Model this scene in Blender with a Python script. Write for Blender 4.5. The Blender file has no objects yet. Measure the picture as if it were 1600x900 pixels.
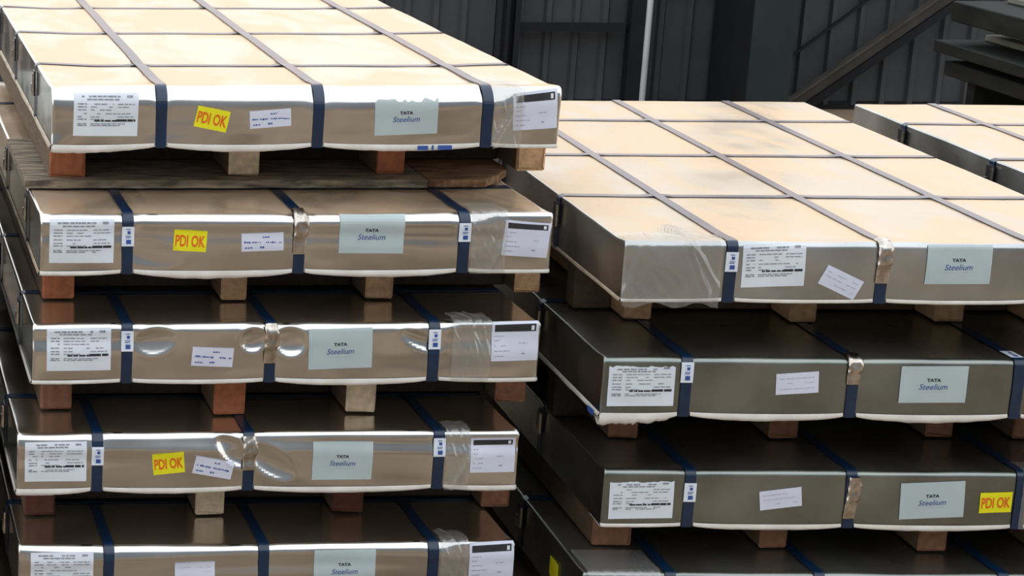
import bpy, math, random
import numpy as np
from mathutils import Matrix

# ------------------------------------------------------------------ camera, world, exposure
scene = bpy.context.scene
COL = scene.collection
cam_data = bpy.data.cameras.new('camera')
cam_data.sensor_width = 36.0
cam_data.lens = 76.5
cam_data.shift_x = 906.9 / 1600          # the photo is an off-centre crop
cam_data.clip_end = 200
cam = bpy.data.objects.new('camera', cam_data)
COL.objects.link(cam)
cam.matrix_world = (Matrix.Translation((0, 0, 2.25)) @ Matrix.Rotation(math.radians(90 - 14.268), 4, 'X')
                    @ Matrix.Rotation(math.radians(0.40), 4, 'Z'))
scene.camera = cam

world = bpy.data.worlds.new('hazy_sky')
scene.world = world
world.use_nodes = True
wt = world.node_tree
wt.nodes.clear()
w_out = wt.nodes.new('ShaderNodeOutputWorld')
w_bg = wt.nodes.new('ShaderNodeBackground')
w_tc = wt.nodes.new('ShaderNodeTexCoord')
w_sep = wt.nodes.new('ShaderNodeSeparateXYZ')
w_ramp = wt.nodes.new('ShaderNodeValToRGB')   # hazy overcast: slightly warm horizon, cooler zenith, same all round
w_ramp.color_ramp.elements[0].position = 0.0
w_ramp.color_ramp.elements[0].color = (0.90, 0.88, 0.86, 1)
w_ramp.color_ramp.elements[1].position = 0.55
w_ramp.color_ramp.elements[1].color = (0.94, 0.985, 1.04, 1)
e = w_ramp.color_ramp.elements.new(0.24)
e.color = (0.93, 0.93, 0.92, 1)
wt.links.new(w_tc.outputs['Generated'], w_sep.inputs[0])
wt.links.new(w_sep.outputs['Z'], w_ramp.inputs[0])
wt.links.new(w_ramp.outputs[0], w_bg.inputs[0])
wt.links.new(w_bg.outputs[0], w_out.inputs[0])
w_bg.inputs[1].default_value = 1.42

scene.view_settings.view_transform = 'Standard'
scene.view_settings.look = 'None'
scene.view_settings.gamma = 1.0
scene.view_settings.use_curve_mapping = False
scene.view_settings.exposure = 0.1

# ------------------------------------------------------------------ materials
def new_mat(name):
    m = bpy.data.materials.new(name)
    m.use_nodes = True
    return m, m.node_tree, m.node_tree.nodes['Principled BSDF']

def mottled(name, c1, c2, rough=0.6, metal=0.0, scale=6.0, stretch=(1, 1, 1), bump=0.0, bump_scale=40.0, rough2=None, spec=None, detail=5):
    m, nt, b = new_mat(name)
    tc = nt.nodes.new('ShaderNodeTexCoord')
    mp = nt.nodes.new('ShaderNodeMapping')
    mp.inputs['Scale'].default_value = stretch
    nt.links.new(tc.outputs['Object'], mp.inputs[0])
    nz = nt.nodes.new('ShaderNodeTexNoise')
    nz.inputs['Scale'].default_value = scale
    nz.inputs['Detail'].default_value = detail
    nt.links.new(mp.outputs[0], nz.inputs['Vector'])
    rp = nt.nodes.new('ShaderNodeValToRGB')
    rp.color_ramp.elements[0].position = 0.35
    rp.color_ramp.elements[1].position = 0.68
    rp.color_ramp.elements[0].color = (*c1, 1)
    rp.color_ramp.elements[1].color = (*c2, 1)
    nt.links.new(nz.outputs[0], rp.inputs[0])
    nt.links.new(rp.outputs[0], b.inputs['Base Color'])
    b.inputs['Metallic'].default_value = metal
    b.inputs['Roughness'].default_value = rough
    if spec is not None:
        b.inputs['Specular IOR Level'].default_value = spec
    if rough2 is not None:
        mr = nt.nodes.new('ShaderNodeMapRange')
        mr.inputs['From Min'].default_value = 0.35
        mr.inputs['From Max'].default_value = 0.65
        mr.inputs['To Min'].default_value = rough
        mr.inputs['To Max'].default_value = rough2
        nt.links.new(nz.outputs[0], mr.inputs[0])
        nt.links.new(mr.outputs[0], b.inputs['Roughness'])
    if bump:
        n2 = nt.nodes.new('ShaderNodeTexNoise')
        n2.inputs['Scale'].default_value = bump_scale
        n2.inputs['Detail'].default_value = 4
        nt.links.new(mp.outputs[0], n2.inputs['Vector'])
        bp = nt.nodes.new('ShaderNodeBump')
        bp.inputs['Strength'].default_value = bump
        bp.inputs['Distance'].default_value = 0.01
        nt.links.new(n2.outputs[0], bp.inputs['Height'])
        nt.links.new(bp.outputs[0], b.inputs['Normal'])
    return m

M = {}
def steel(name, c1, c2, rough, rough2, sheen_col, sheen):
    """galvanised sheet with warm reflected light painted into its upward faces"""
    return paint_top_sheen(mottled(name, c1, c2, rough, 1.0, 5.0, rough2=rough2, detail=3), sheen_col, sheen)

def paint_top_sheen(m, sheen_col, sheen):  # warm reflected light painted as a matte tint on upward faces
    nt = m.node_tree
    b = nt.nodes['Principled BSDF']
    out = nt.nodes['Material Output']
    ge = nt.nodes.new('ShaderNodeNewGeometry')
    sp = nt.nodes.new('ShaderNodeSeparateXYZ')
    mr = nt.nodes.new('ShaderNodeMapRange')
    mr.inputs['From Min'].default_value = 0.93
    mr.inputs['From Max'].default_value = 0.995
    mr.inputs['To Max'].default_value = sheen
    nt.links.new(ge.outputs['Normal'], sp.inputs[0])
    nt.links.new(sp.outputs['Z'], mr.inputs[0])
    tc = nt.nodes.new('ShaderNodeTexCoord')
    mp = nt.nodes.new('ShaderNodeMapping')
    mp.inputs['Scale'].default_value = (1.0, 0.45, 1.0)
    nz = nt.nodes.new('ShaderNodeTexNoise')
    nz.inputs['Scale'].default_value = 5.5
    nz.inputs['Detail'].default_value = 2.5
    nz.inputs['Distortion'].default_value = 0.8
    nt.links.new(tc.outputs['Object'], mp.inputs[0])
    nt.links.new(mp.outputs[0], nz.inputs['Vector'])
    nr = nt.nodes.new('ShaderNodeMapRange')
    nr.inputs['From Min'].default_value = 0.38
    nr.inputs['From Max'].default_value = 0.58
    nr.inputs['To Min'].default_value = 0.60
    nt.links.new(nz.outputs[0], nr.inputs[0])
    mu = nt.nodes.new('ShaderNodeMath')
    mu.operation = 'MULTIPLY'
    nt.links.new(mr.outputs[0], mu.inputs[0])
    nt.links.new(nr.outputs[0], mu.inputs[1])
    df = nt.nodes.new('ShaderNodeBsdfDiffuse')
    df.inputs[0].default_value = (*sheen_col, 1)
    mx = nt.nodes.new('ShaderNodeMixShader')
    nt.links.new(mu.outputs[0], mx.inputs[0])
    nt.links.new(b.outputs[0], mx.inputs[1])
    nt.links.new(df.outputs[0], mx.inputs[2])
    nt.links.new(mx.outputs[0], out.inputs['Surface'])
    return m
PEACH = (0.78, 0.585, 0.395)  # tone of the warm reflection painted on the bundle tops
M['steel_bright'] = steel('galvanised_steel_bright', (0.70, 0.69, 0.67), (0.79, 0.785, 0.77), 0.12, 0.20, PEACH, 0.06)
M['steel_bright_sheen'] = steel('galvanised_steel_bright_top_sheen', (0.70, 0.69, 0.67), (0.79, 0.785, 0.77), 0.12, 0.20, PEACH, 0.85)
M['steel_bright_part'] = steel('galvanised_steel_bright_part_sheen', (0.70, 0.69, 0.67), (0.79, 0.785, 0.77), 0.12, 0.20, PEACH, 0.45)
M['steel_dull'] = steel('galvanised_steel_dull', (0.235, 0.26, 0.245), (0.35, 0.375, 0.345), 0.24, 0.36, (0.30, 0.27, 0.23), 0.10)
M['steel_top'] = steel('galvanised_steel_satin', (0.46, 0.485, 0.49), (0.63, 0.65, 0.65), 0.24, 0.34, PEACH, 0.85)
M['strap'] = mottled('navy_strap', (0.003, 0.018, 0.052), (0.005, 0.026, 0.070), 0.27, 0, 30.0, spec=0.7)
M['strap_sheen'] = paint_top_sheen(mottled('navy_strap_sheen', (0.003, 0.018, 0.052), (0.005, 0.026, 0.070), 0.27, 0, 30.0, spec=0.7), (0.62, 0.48, 0.44), 0.38)  # pale reflection painted into the straps' upward faces
M['clip'] = mottled('bare_steel_clip', (0.48, 0.42, 0.36), (0.80, 0.76, 0.70), 0.24, 1.0, 60.0)
M['seal_dark'] = mottled('blackened_seal', (0.012, 0.013, 0.018), (0.03, 0.03, 0.035), 0.35, 0.3, 30.0)
M['paper'] = mottled('label_paper', (0.74, 0.80, 0.88), (0.80, 0.86, 0.94), 0.55, 0, 9.0)
M['paper_lilac'] = mottled('note_paper', (0.70, 0.73, 0.86), (0.76, 0.79, 0.92), 0.55, 0, 9.0)
M['paper_mint'] = mottled('pale_green_grey_label', (0.47, 0.56, 0.57), (0.53, 0.62, 0.63), 0.35, 0, 7.0)
M['yellow'] = mottled('yellow_sticker', (0.88, 0.82, 0.01), (0.93, 0.87, 0.02), 0.45, 0, 7.0)
M['red_ink'] = mottled('red_ink', (0.80, 0.13, 0.01), (0.85, 0.16, 0.015), 0.5, 0, 9.0)
M['ink'] = mottled('black_ink', (0.02, 0.02, 0.025), (0.04, 0.04, 0.045), 0.5, 0, 9.0)
M['ink_grey'] = mottled('grey_ink', (0.22, 0.24, 0.27), (0.36, 0.38, 0.42), 0.5, 0, 90.0)
M['ink_faint'] = mottled('faint_ink', (0.52, 0.52, 0.62), (0.60, 0.60, 0.70), 0.5, 0, 90.0)
M['ink_blue'] = mottled('blue_ink', (0.03, 0.08, 0.32), (0.05, 0.11, 0.38), 0.5, 0, 9.0)
M['liner'] = mottled('white_liner', (0.70, 0.66, 0.59), (0.84, 0.82, 0.78), 0.4, 0, 14.0, bump=0.15, bump_scale=30)
M['liner_tan'] = mottled('soiled_liner', (0.42, 0.33, 0.23), (0.62, 0.53, 0.41), 0.5, 0, 14.0, bump=0.15, bump_scale=30)
def wood(name, c, d=0.72):
    return mottled(name, tuple(x * d for x in c), c, 0.7, 0, 9.0, stretch=(6, 1, 6), bump=0.25, bump_scale=25, spec=0.25)
M['wood_orange'] = wood('reddish_orange_timber', (0.48, 0.165, 0.075))
M['wood_pale'] = wood('pale_timber', (0.84, 0.66, 0.46))
M['wood_tan'] = wood('tan_timber', (0.60, 0.37, 0.20))
M['wood_brown'] = wood('brown_timber', (0.32, 0.15, 0.085))
M['wood_dark'] = wood('dark_red_timber', (0.14, 0.05, 0.03))
M['wood_side'] = wood('shade_toned_timber_side', (0.16, 0.105, 0.065))  # shade along the runner sides painted into the timber colour
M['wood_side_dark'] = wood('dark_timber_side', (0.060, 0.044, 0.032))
M['plank_grey'] = mottled('weathered_plank', (0.10, 0.08, 0.06), (0.36, 0.29, 0.21), 0.8, 0, 12.0, stretch=(1, 5, 5), bump=0.3, bump_scale=30, spec=0.2)
M['plank_brown'] = mottled('rough_brown_plank', (0.12, 0.06, 0.035), (0.30, 0.18, 0.10), 0.8, 0, 12.0, stretch=(1, 5, 5), bump=0.3, bump_scale=30, spec=0.2)
M['cladding'] = mottled('charcoal_cladding', (0.048, 0.052, 0.057), (0.064, 0.068, 0.073), 0.6, 0, 1.5, stretch=(1, 1, 3), spec=0.25)
M['blue_cladding'] = mottled('blue_grey_cladding', (0.20, 0.23, 0.26), (0.27, 0.30, 0.33), 0.55, 0, 1.0, spec=0.25)
M['black_steel'] = mottled('black_painted_steel', (0.007, 0.008, 0.010), (0.011, 0.012, 0.014), 0.6, 0, 5.0, spec=0.25)
M['green_steel'] = mottled('dark_green_steel', (0.018, 0.026, 0.027), (0.025, 0.034, 0.034), 0.6, 0, 3.0, spec=0.25)
M['brace_steel'] = mottled('grey_brown_steel', (0.055, 0.050, 0.043), (0.085, 0.078, 0.066), 0.55, 0, 6.0, spec=0.3)
M['white_pipe'] = mottled('white_plastic_pipe', (0.42, 0.43, 0.44), (0.50, 0.51, 0.52), 0.45, 0, 5.0)
M['beam_dark'] = mottled('dark_stained_beam', (0.007, 0.0075, 0.007), (0.017, 0.017, 0.015), 0.7, 0, 4.0, stretch=(5, 1, 5), spec=0.25)
M['beam_pale'] = mottled('weathered_pale_plank', (0.16, 0.16, 0.13), (0.26, 0.25, 0.20), 0.7, 0, 4.0, stretch=(5, 1, 5), spec=0.25)
M['floor'] = mottled('dusty_brown_concrete', (0.13, 0.095, 0.065), (0.33, 0.245, 0.165), 0.85, 0, 0.55, bump=0.2, bump_scale=20, spec=0.2)

def film_mat():
    m, nt, b = new_mat('clear_film')
    nt.nodes.remove(b)
    out = nt.nodes['Material Output']
    tr = nt.nodes.new('ShaderNodeBsdfTransparent')
    tr.inputs[0].default_value = (0.96, 0.96, 0.95, 1)
    gl = nt.nodes.new('ShaderNodeBsdfGlossy')
    gl.inputs['Roughness'].default_value = 0.10
    df = nt.nodes.new('ShaderNodeBsdfDiffuse')
    df.inputs[0].default_value = (0.8, 0.8, 0.78, 1)
    mx0 = nt.nodes.new('ShaderNodeMixShader')
    mx0.inputs[0].default_value = 0.40
    mx = nt.nodes.new('ShaderNodeMixShader')
    mx.inputs[0].default_value = 0.26
    nt.links.new(gl.outputs[0], mx0.inputs[1])
    nt.links.new(df.outputs[0], mx0.inputs[2])
    nt.links.new(tr.outputs[0], mx.inputs[1])
    nt.links.new(mx0.outputs[0], mx.inputs[2])
    nt.links.new(mx.outputs[0], out.inputs['Surface'])
    return m
M['film'] = film_mat()

# ------------------------------------------------------------------ helpers
def mesh_obj(name, verts, faces, mats, parent=None, smooth=False, loc=(0, 0, 0), face_mats=None):
    me = bpy.data.meshes.new(name)
    me.from_pydata([tuple(map(float, v)) for v in verts], [], [tuple(map(int, f)) for f in faces])
    for mm in (mats if isinstance(mats, (list, tuple)) else [mats]):
        me.materials.append(M[mm])
    if face_mats is not None:
        me.polygons.foreach_set('material_index', face_mats)
    if smooth:
        me.polygons.foreach_set('use_smooth', [True] * len(me.polygons))
    me.update()
    o = bpy.data.objects.new(name, me)
    COL.objects.link(o)
    o.location = loc
    if parent is not None:
        o.parent = parent
    return o

def box_geo(x0, x1, y0, y1, z0, z1, b=0.0):
    """box with chamfered long edges when b > 0"""
    if b <= 0:
        v = [(x, y, z) for z in (z0, z1) for y in (y0, y1) for x in (x0, x1)]
        f = [(0, 2, 3, 1), (4, 5, 7, 6), (0, 1, 5, 4), (2, 6, 7, 3), (0, 4, 6, 2), (1, 3, 7, 5)]
        return v, f
    ring = [(x0 + b, z0), (x1 - b, z0), (x1, z0 + b), (x1, z1 - b), (x1 - b, z1), (x0 + b, z1), (x0, z1 - b), (x0, z0 + b)]
    cx, cz = (x0 + x1) / 2, (z0 + z1) / 2
    v = []
    for y, s in ((y0, 1 - 2 * b / min(x1 - x0, z1 - z0)), (y0 + b, 1), (y1 - b, 1), (y1, 1 - 2 * b / min(x1 - x0, z1 - z0))):
        v += [(cx + (x - cx) * s, y, cz + (z - cz) * s) for x, z in ring]
    f = [tuple(range(8)), tuple(reversed(range(24, 32)))]
    for r in range(3):
        for k in range(8):
            f.append((r * 8 + k, r * 8 + 8 + k, r * 8 + 8 + (k + 1) % 8, r * 8 + (k + 1) % 8))
    return v, f

def merge(parts):
    V, Fc = [], []
    for v, f in parts:
        n = len(V)
        V += list(v)
        Fc += [tuple(i + n for i in q) for q in f]
    return V, Fc

def empty(name, loc, rz=0.0):
    o = bpy.data.objects.new(name, None)
    COL.objects.link(o)
    o.location = loc
    o.rotation_euler = (0, 0, rz)
    o.empty_display_size = 0.1
    return o

def tag(o, label, cat, group=None, kind=None):
    o['label'] = label
    if cat:
        o['category'] = cat
    if group:
        o['group'] = group
    if kind:
        o['kind'] = kind
    return o

_text = {}
def text_geo(s, shear=0.0, bold=0.0):
    """glyph outlines of a string, scaled to a unit-wide box: verts (x, y), faces, aspect"""
    if (s, shear, bold) not in _text:
        cu = bpy.data.curves.new('lettering', 'FONT')
        cu.body = s
        cu.size = 1.0
        cu.shear = shear
        cu.offset = bold
        cu.resolution_u = 3
        o = bpy.data.objects.new('lettering', cu)
        COL.objects.link(o)
        dg = bpy.context.evaluated_depsgraph_get()
        me = bpy.data.meshes.new_from_object(o.evaluated_get(dg))
        v = np.array([tuple(q.co) for q in me.vertices])[:, :2]
        f = [tuple(p.vertices) for p in me.polygons]
        bpy.data.objects.remove(o)
        bpy.data.curves.remove(cu)
        bpy.data.meshes.remove(me)
        lo, hi = v.min(0), v.max(0)
        v = (v - (lo + hi) / 2) / (hi[0] - lo[0])
        _text[(s, shear, bold)] = (v, f, (hi[1] - lo[1]) / (hi[0] - lo[0]))
    return _text[(s, shear, bold)]

# ------------------------------------------------------------------ setting
v, f = box_geo(-14, 22, -25, 20, -0.1, 0)
tag(mesh_obj('floor', v, f, 'floor'), 'dusty brown concrete floor of the yard', None, kind='structure')

WY = 13.6
wall = empty('wall_back', (0, WY, 0))
tag(wall, 'charcoal ribbed sheet cladding wall behind the stacks', None, kind='structure')
PITCH, WALL_H, NR = 0.176, 1.5, 6
def cladding_mesh():
    prof = []
    for i in range(NR):
        x = i * PITCH
        prof += [(x, 0), (x + 0.118, 0), (x + 0.132, -0.026), (x + 0.162, -0.026)]
    prof.append((NR * PITCH - 0.001, 0))
    V, Fc = [], []
    for x, y in prof:
        V += [(x, y, 0.03), (x, y, WALL_H), (x, y + 0.006, 0.03), (x, y + 0.006, WALL_H)]
    for i in range(len(prof) - 1):
        a, b = i * 4, i * 4 + 4
        Fc += [(a, b, b + 1, a + 1), (a + 2, a + 3, b + 3, b + 2), (a + 1, b + 1, b + 3, a + 3)]
    return V, Fc
V, Fc = cladding_mesh()
sheet = mesh_obj('cladding_sheet', V, Fc, 'cladding', wall, loc=(-1.06, 0, 0))
for i in range(1, 14):
    c = sheet.copy()
    COL.objects.link(c)
    c.location = (-1.06 + i * NR * PITCH + (0.02 if i > 5 else 0), 0, 0)
v, f = box_geo(-1.1, 13.8, -0.02, 0.10, 0, 0.05)
mesh_obj('plinth', v, f, 'black_steel', wall)

v, f = merge([box_geo(-12, 20, -0.1, 0.1, 0.0, 7.5)] + [box_geo(-12 + 0.5 * k, -11.85 + 0.5 * k, 0.1, 0.13, 0.0, 7.5) for k in range(64)])  # unseen wall added to put grey bands into the steel reflections
tag(mesh_obj('wall_front_added', v, f, 'blue_cladding', loc=(0, -9.5, 0)), 'blue grey sheet wall added out of view for reflections in the steel fronts', None, kind='structure')

def structural(name, parts, mat, label, loc=(0, 0, 0)):
    V, Fc = merge(parts)
    return tag(mesh_obj(name, V, Fc, mat, loc=loc), label, None, kind='structure')
# slim black frame in front of the cladding: post, post, girt
structural('trim_1', [box_geo(-0.045, -0.022, -0.05, 0.05, 0, 1.9), box_geo(-0.022, 0.012, -0.005, 0.005, 0, 1.9), box_geo(0.012, 0.045, -0.05, 0.05, 0, 1.9)],
           'black_steel', 'slim black steel post of two flanges before the cladding', (3.585, WY - 0.10, 0))
structural('trim_2', [box_geo(-0.04, 0.04, -0.05, 0.05, 0, 1.9), box_geo(0.04, 0.05, -0.05, -0.02, 0, 1.9)], 'black_steel',
           'black steel post beside the white downpipe', (4.355, WY - 0.10, 0))
structural('trim_3', [box_geo(-0.342, 0.315, -0.03, 0.03, -0.022, 0.022), box_geo(-0.342, 0.315, -0.03, -0.02, 0.022, 0.034)], 'black_steel',
           'black horizontal rail between the two slim posts', (3.97, WY - 0.10, 0.515))
# box column of dark green steel
cx0, cx1, cy0, cy1 = 4.85, 5.10, WY - 0.74, WY - 0.05
colm = empty('trim_4', ((cx0 + cx1) / 2, (cy0 + cy1) / 2, 0))
tag(colm, 'wide dark green steel column beside the diagonal brace', None, kind='structure')
hw, hd = (cx1 - cx0) / 2 , (cy1 - cy0) / 2
mesh_obj('flange', *box_geo(-hw, hw, -hd, -hd + 0.02, 0, 3.0), 'green_steel', colm)
mesh_obj('flange', *box_geo(-hw, hw, hd - 0.02, hd, 0, 3.0), 'green_steel', colm)
mesh_obj('side_plate', *box_geo(-hw, -hw + 0.02, -hd + 0.02, hd - 0.02, 0, 3.0), 'black_steel', colm)
mesh_obj('side_plate', *box_geo(hw - 0.02, hw, -hd + 0.02, hd - 0.02, 0, 3.0), 'black_steel', colm)
mesh_obj('base_plate', *box_geo(-hw - 0.06, hw + 0.06, -hd - 0.06, hd + 0.05, 0, 0.02), 'black_steel', colm)

def bar_between(name, p, q, w, d, mat, label, angle=True):
    """steel angle from p to q lying in a plane parallel to the wall"""
    p, q = np.array(p, float), np.array(q, float)
    L = np.linalg.norm(q - p)
    ang = math.atan2(q[2] - p[2], q[0] - p[0])
    parts = [box_geo(0, L, -0.006, 0.006, -w / 2, w / 2)]
    if angle:
        parts.append(box_geo(0, L, -d, -0.006, w / 2 - 0.012, w / 2))
    fm = [0] * (6 * len(parts))
    if angle:
        parts.append(box_geo(0, L, -0.03, 0.006, -w / 2 - 0.05, -w / 2))
        fm += [1] * 6
    V, Fc = merge(parts)
    o = mesh_obj(name, V, Fc, [mat, 'black_steel'], loc=p, face_mats=fm)
    o.rotation_euler = (0, -ang, 0)
    return tag(o, label, None, kind='structure')
bar_between('trim_5', (5.30, WY - 0.16, 0.02), (7.10, WY - 0.16, 1.38), 0.085, 0.06, 'brace_steel', 'thick diagonal steel angle brace rising from the green column')
bar_between('trim_6', (5.30, WY - 0.04, 0.28), (6.60, WY - 0.04, 1.34), 0.018, 0.02, 'black_steel', 'thin black diagonal bar above the thick brace', False)  # narrow dark bar set behind the brace
# downpipe
n = 14
pipe = []
for z in (0.04, 1.9):
    pipe += [(0.019 * math.cos(2 * math.pi * k / n), 0.019 * math.sin(2 * math.pi * k / n), z) for k in range(n)]
pf = [(k, (k + 1) % n, n + (k + 1) % n, n + k) for k in range(n)] + [tuple(range(n, 2 * n))]
ring = lambda z: box_geo(-0.026, 0.026, -0.026, 0.026, z, z + 0.02)
dp = empty('downpipe', (4.42, WY - 0.155, 0))
tag(dp, 'narrow white plastic downpipe running up beside black steel post', 'pipe')
mesh_obj('pipe', pipe, pf, 'white_pipe', dp, smooth=True)
mesh_obj('bracket', *box_geo(-0.026, 0.026, -0.024, 0.05, 0.95, 0.975), 'black_steel', dp)
mesh_obj('shoe', *box_geo(-0.024, 0.024, -0.05, 0.024, 0.0, 0.045, 0.006), 'white_pipe', dp)

# ------------------------------------------------------------------ bundle of steel sheets
W, L, H = 1.25, 2.12, 0.1457

class Bundle:
    def __init__(self, name, loc, yaw, steel, straps, cross, radius=0.025, seed=0, amp=0.0012, bulge=0.004, press=0.005,
                 dents=(), sag=(0.01, 0.01, 0.01, 0.01), cols=190, liner=True, side_liner=None, side_seals=True, ripple=0.0, pucker=0.003):
        self.r, self.straps, self.cross, self.dents = radius, straps, cross, dents
        self.bulge, self.press, self.sag, self.pucker = bulge, press, sag, pucker
        rng = random.Random(seed)
        self.rng = rng
        self.waves = []
        for k in range(9):
            wl = rng.uniform(0.10, 0.42)
            th = rng.uniform(0, math.pi)
            self.waves.append((math.cos(th) * 2 * math.pi / wl, math.sin(th) * 2 * math.pi / (wl * 0.8), rng.uniform(0, 6.28), amp * wl / 0.3 * rng.uniform(0.4, 1)))
        self.bands = [(2 * math.pi / rng.uniform(0.055, 0.12), rng.uniform(-5, 5), rng.uniform(0, 6.28), ripple * rng.uniform(0.5, 1)) for _ in range(3)]
        self.drop_top = 0.0042 + amp * 1.0
        self.root = empty(name, loc, yaw)
        r = radius
        self.t1 = H - r                       # end of the flat front
        self.t2 = self.t1 + r * math.pi / 2   # start of the top
        self.t3 = self.t2 + L - 2 * r
        self.t4 = self.t3 + r * math.pi / 2
        self.t5 = self.t4 + H - r
        self.strap_mat = 'strap_sheen' if steel in ('steel_bright_sheen', 'steel_top') else 'strap'
        self.build_wrapper(steel, cols)
        self.strap_objs = []
        for s in straps:
            self.strap_objs.append(self.long_strap(s))
        self.cross_objs = []
        for c in cross:
            self.cross_objs.append(self.cross_strap(c, side_seals))
        if liner:
            self.build_liner(side_liner)

    # displacement along the outward normal
    def D(self, a, t):
        a, t = np.broadcast_arrays(np.asarray(a, float), np.asarray(t, float))
        d = np.zeros_like(a)
        knots = [0.0] + list(self.straps) + [W]
        u = np.zeros_like(a)
        for k0, k1 in zip(knots[:-1], knots[1:]):
            m = (a >= k0) & (a <= k1)
            u[m] = ((a - k0) / (k1 - k0))[m]
        pil = np.clip(4 * u * (1 - u), 0, 1) ** 0.6
        wf = np.sin(np.pi * np.clip(t / (self.t2), 0, 1)) * (t < self.t2)
        d += self.bulge * pil * wf
        tc = (self.t1 + self.t2) / 2
        we = np.exp(-((t - tc) / 0.035) ** 2)
        for s in self.straps:
            d -= self.press * np.exp(-((a - s) / 0.020) ** 2) * we
        if self.r > 0.018:                    # folded, crisper edge at the film-covered end
            x = np.clip((a - self.straps[-1] - 0.02) / 0.06, 0, 1)
            d += 0.34 * self.r * np.exp(-((t - tc) / (0.42 * self.r)) ** 2) * x * x * (3 - 2 * x)
        wtop = 1 / (1 + np.exp(-(t - self.t2 - 0.03) / 0.012))
        vv = t - self.t2 + self.r
        for c in self.cross:
            d -= (0.001 + (self.pucker - 0.001) * np.clip(np.minimum(a, W - a) / 0.15, 0, 1)) * np.exp(-((vv - c) / 0.040) ** 2) * wtop
        nz = np.zeros_like(a)
        for kx, ky, ph, am in self.waves:
            nz += am * np.sin(kx * a + ky * np.minimum(t, self.t3) + ph)
        d += nz * (1 - 0.75 * wtop) * np.clip(t / 0.03, 0, 1)
        wfront = np.clip((t - 0.055) / 0.05, 0, 1) / (1 + np.exp((t - self.t2) / 0.006))
        for ky, kx, ph, am in self.bands:     # long horizontal ripples of the rolled front
            d += am * np.sin(ky * t + kx * a + ph + 0.8 * np.sin(3.1 * a + ph)) * wfront
        d -= self.drop_top * wtop
        for (ca, ch, ra, rh, dep, rot) in self.dents:
            c_, s_ = math.cos(rot), math.sin(rot)
            x = ((a - ca) * c_ + (t - ch) * s_) / ra
            y = (-(a - ca) * s_ + (t - ch) * c_) / rh
            q = np.sqrt(x * x + y * y)
            d += np.where(q < 1, -dep * (1 - np.clip(q, 0, 1) ** 2.2), 0) + dep * 0.16 * np.exp(-((q - 1.0) / 0.16) ** 2)
        e0 = np.clip(np.minimum(a, W - a) / 0.007, 0, 1)
        d -= 0.0045 * (1 - np.sqrt(np.clip(1 - (1 - e0) ** 2, 0, 1)))
        return d

    def base(self, t):
        t = np.asarray(t, float)
        r = self.r
        v = np.zeros_like(t); h = np.zeros_like(t); nv = np.zeros_like(t); nh = np.zeros_like(t)
        m = t <= self.t1
        h[m] = t[m]; nv[m] = -1
        m = (t > self.t1) & (t <= self.t2)
        th = (t[m] - self.t1) / r
        v[m] = r - r * np.cos(th); h[m] = H - r + r * np.sin(th); nv[m] = -np.cos(th); nh[m] = np.sin(th)
        m = (t > self.t2) & (t <= self.t3)
        v[m] = t[m] - self.t2 + r; h[m] = H; nh[m] = 1
        m = (t > self.t3) & (t <= self.t4)
        th = (t[m] - self.t3) / r
        v[m] = L - r + r * np.sin(th); h[m] = H - r + r * np.cos(th); nv[m] = np.sin(th); nh[m] = np.cos(th)
        m = t > self.t4
        v[m] = L; h[m] = H - r - (t[m] - self.t4); nv[m] = 1
        return v, h, nv, nh

    def pos(self, a, t, off=0.0, da=None):
        """points on the wrapper skin; da: where the displacement is sampled"""
        a, t = np.broadcast_arrays(np.asarray(a, float), np.asarray(t, float))
        v, h, nv, nh = self.base(t)
        d = self.D(a if da is None else np.broadcast_to(np.asarray(da, float), a.shape), t) + off
        return np.stack([a, v + nv * d, h + nh * d], -1)

    def t_of_h(self, h):
        h = np.asarray(h, float)
        x = np.clip((h - self.t1) / self.r, 0, 1)
        tt = np.where(h <= self.t1, h, self.t1 + self.r * np.arcsin(x))
        return np.where(h > H, self.t2 + (h - H) * 3, tt)

    def build_wrapper(self, steel, cols):
        ed = [0, 0.0008, 0.002, 0.004, 0.007]
        a = np.concatenate([ed, np.linspace(0.012, W - 0.012, cols), [W - x for x in reversed(ed)]])
        t = np.concatenate([np.linspace(0, self.t1, 22)[:-1], np.linspace(self.t1, self.t2, 11)[:-1],
                            self.t2 + np.linspace(0, 1, 46)[:-1] ** 1.35 * (self.t3 - self.t2), np.linspace(self.t3, self.t4, 5)[:-1],
                            np.linspace(self.t4, self.t5, 5)])
        A, T = np.meshgrid(a, t, indexing='ij')
        Pn = self.pos(A, T)
        na, ntt = A.shape
        V = list(Pn.reshape(-1, 3))
        Fc = []
        for i in range(na - 1):
            for j in range(ntt):
                j2 = (j + 1) % ntt            # closes along the underside
                Fc.append((i * ntt + j, (i + 1) * ntt + j, (i + 1) * ntt + j2, i * ntt + j2))
        nf = len(Fc)
        base = len(V)
        V += list(Pn[0]); Fc.append(tuple(base + j for j in range(ntt)))
        base = len(V)
        V += list(Pn[-1]); Fc.append(tuple(base + j for j in reversed(range(ntt))))
        o = mesh_obj('steel_wrapper', V, Fc, steel, self.root, smooth=True)
        sm = np.ones(len(Fc), bool); sm[nf:] = False
        sm[[i * ntt + ntt - 1 for i in range(na - 1)]] = False
        o.data.polygons.foreach_set('use_smooth', sm.tolist())
        self.wrapper = o

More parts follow.
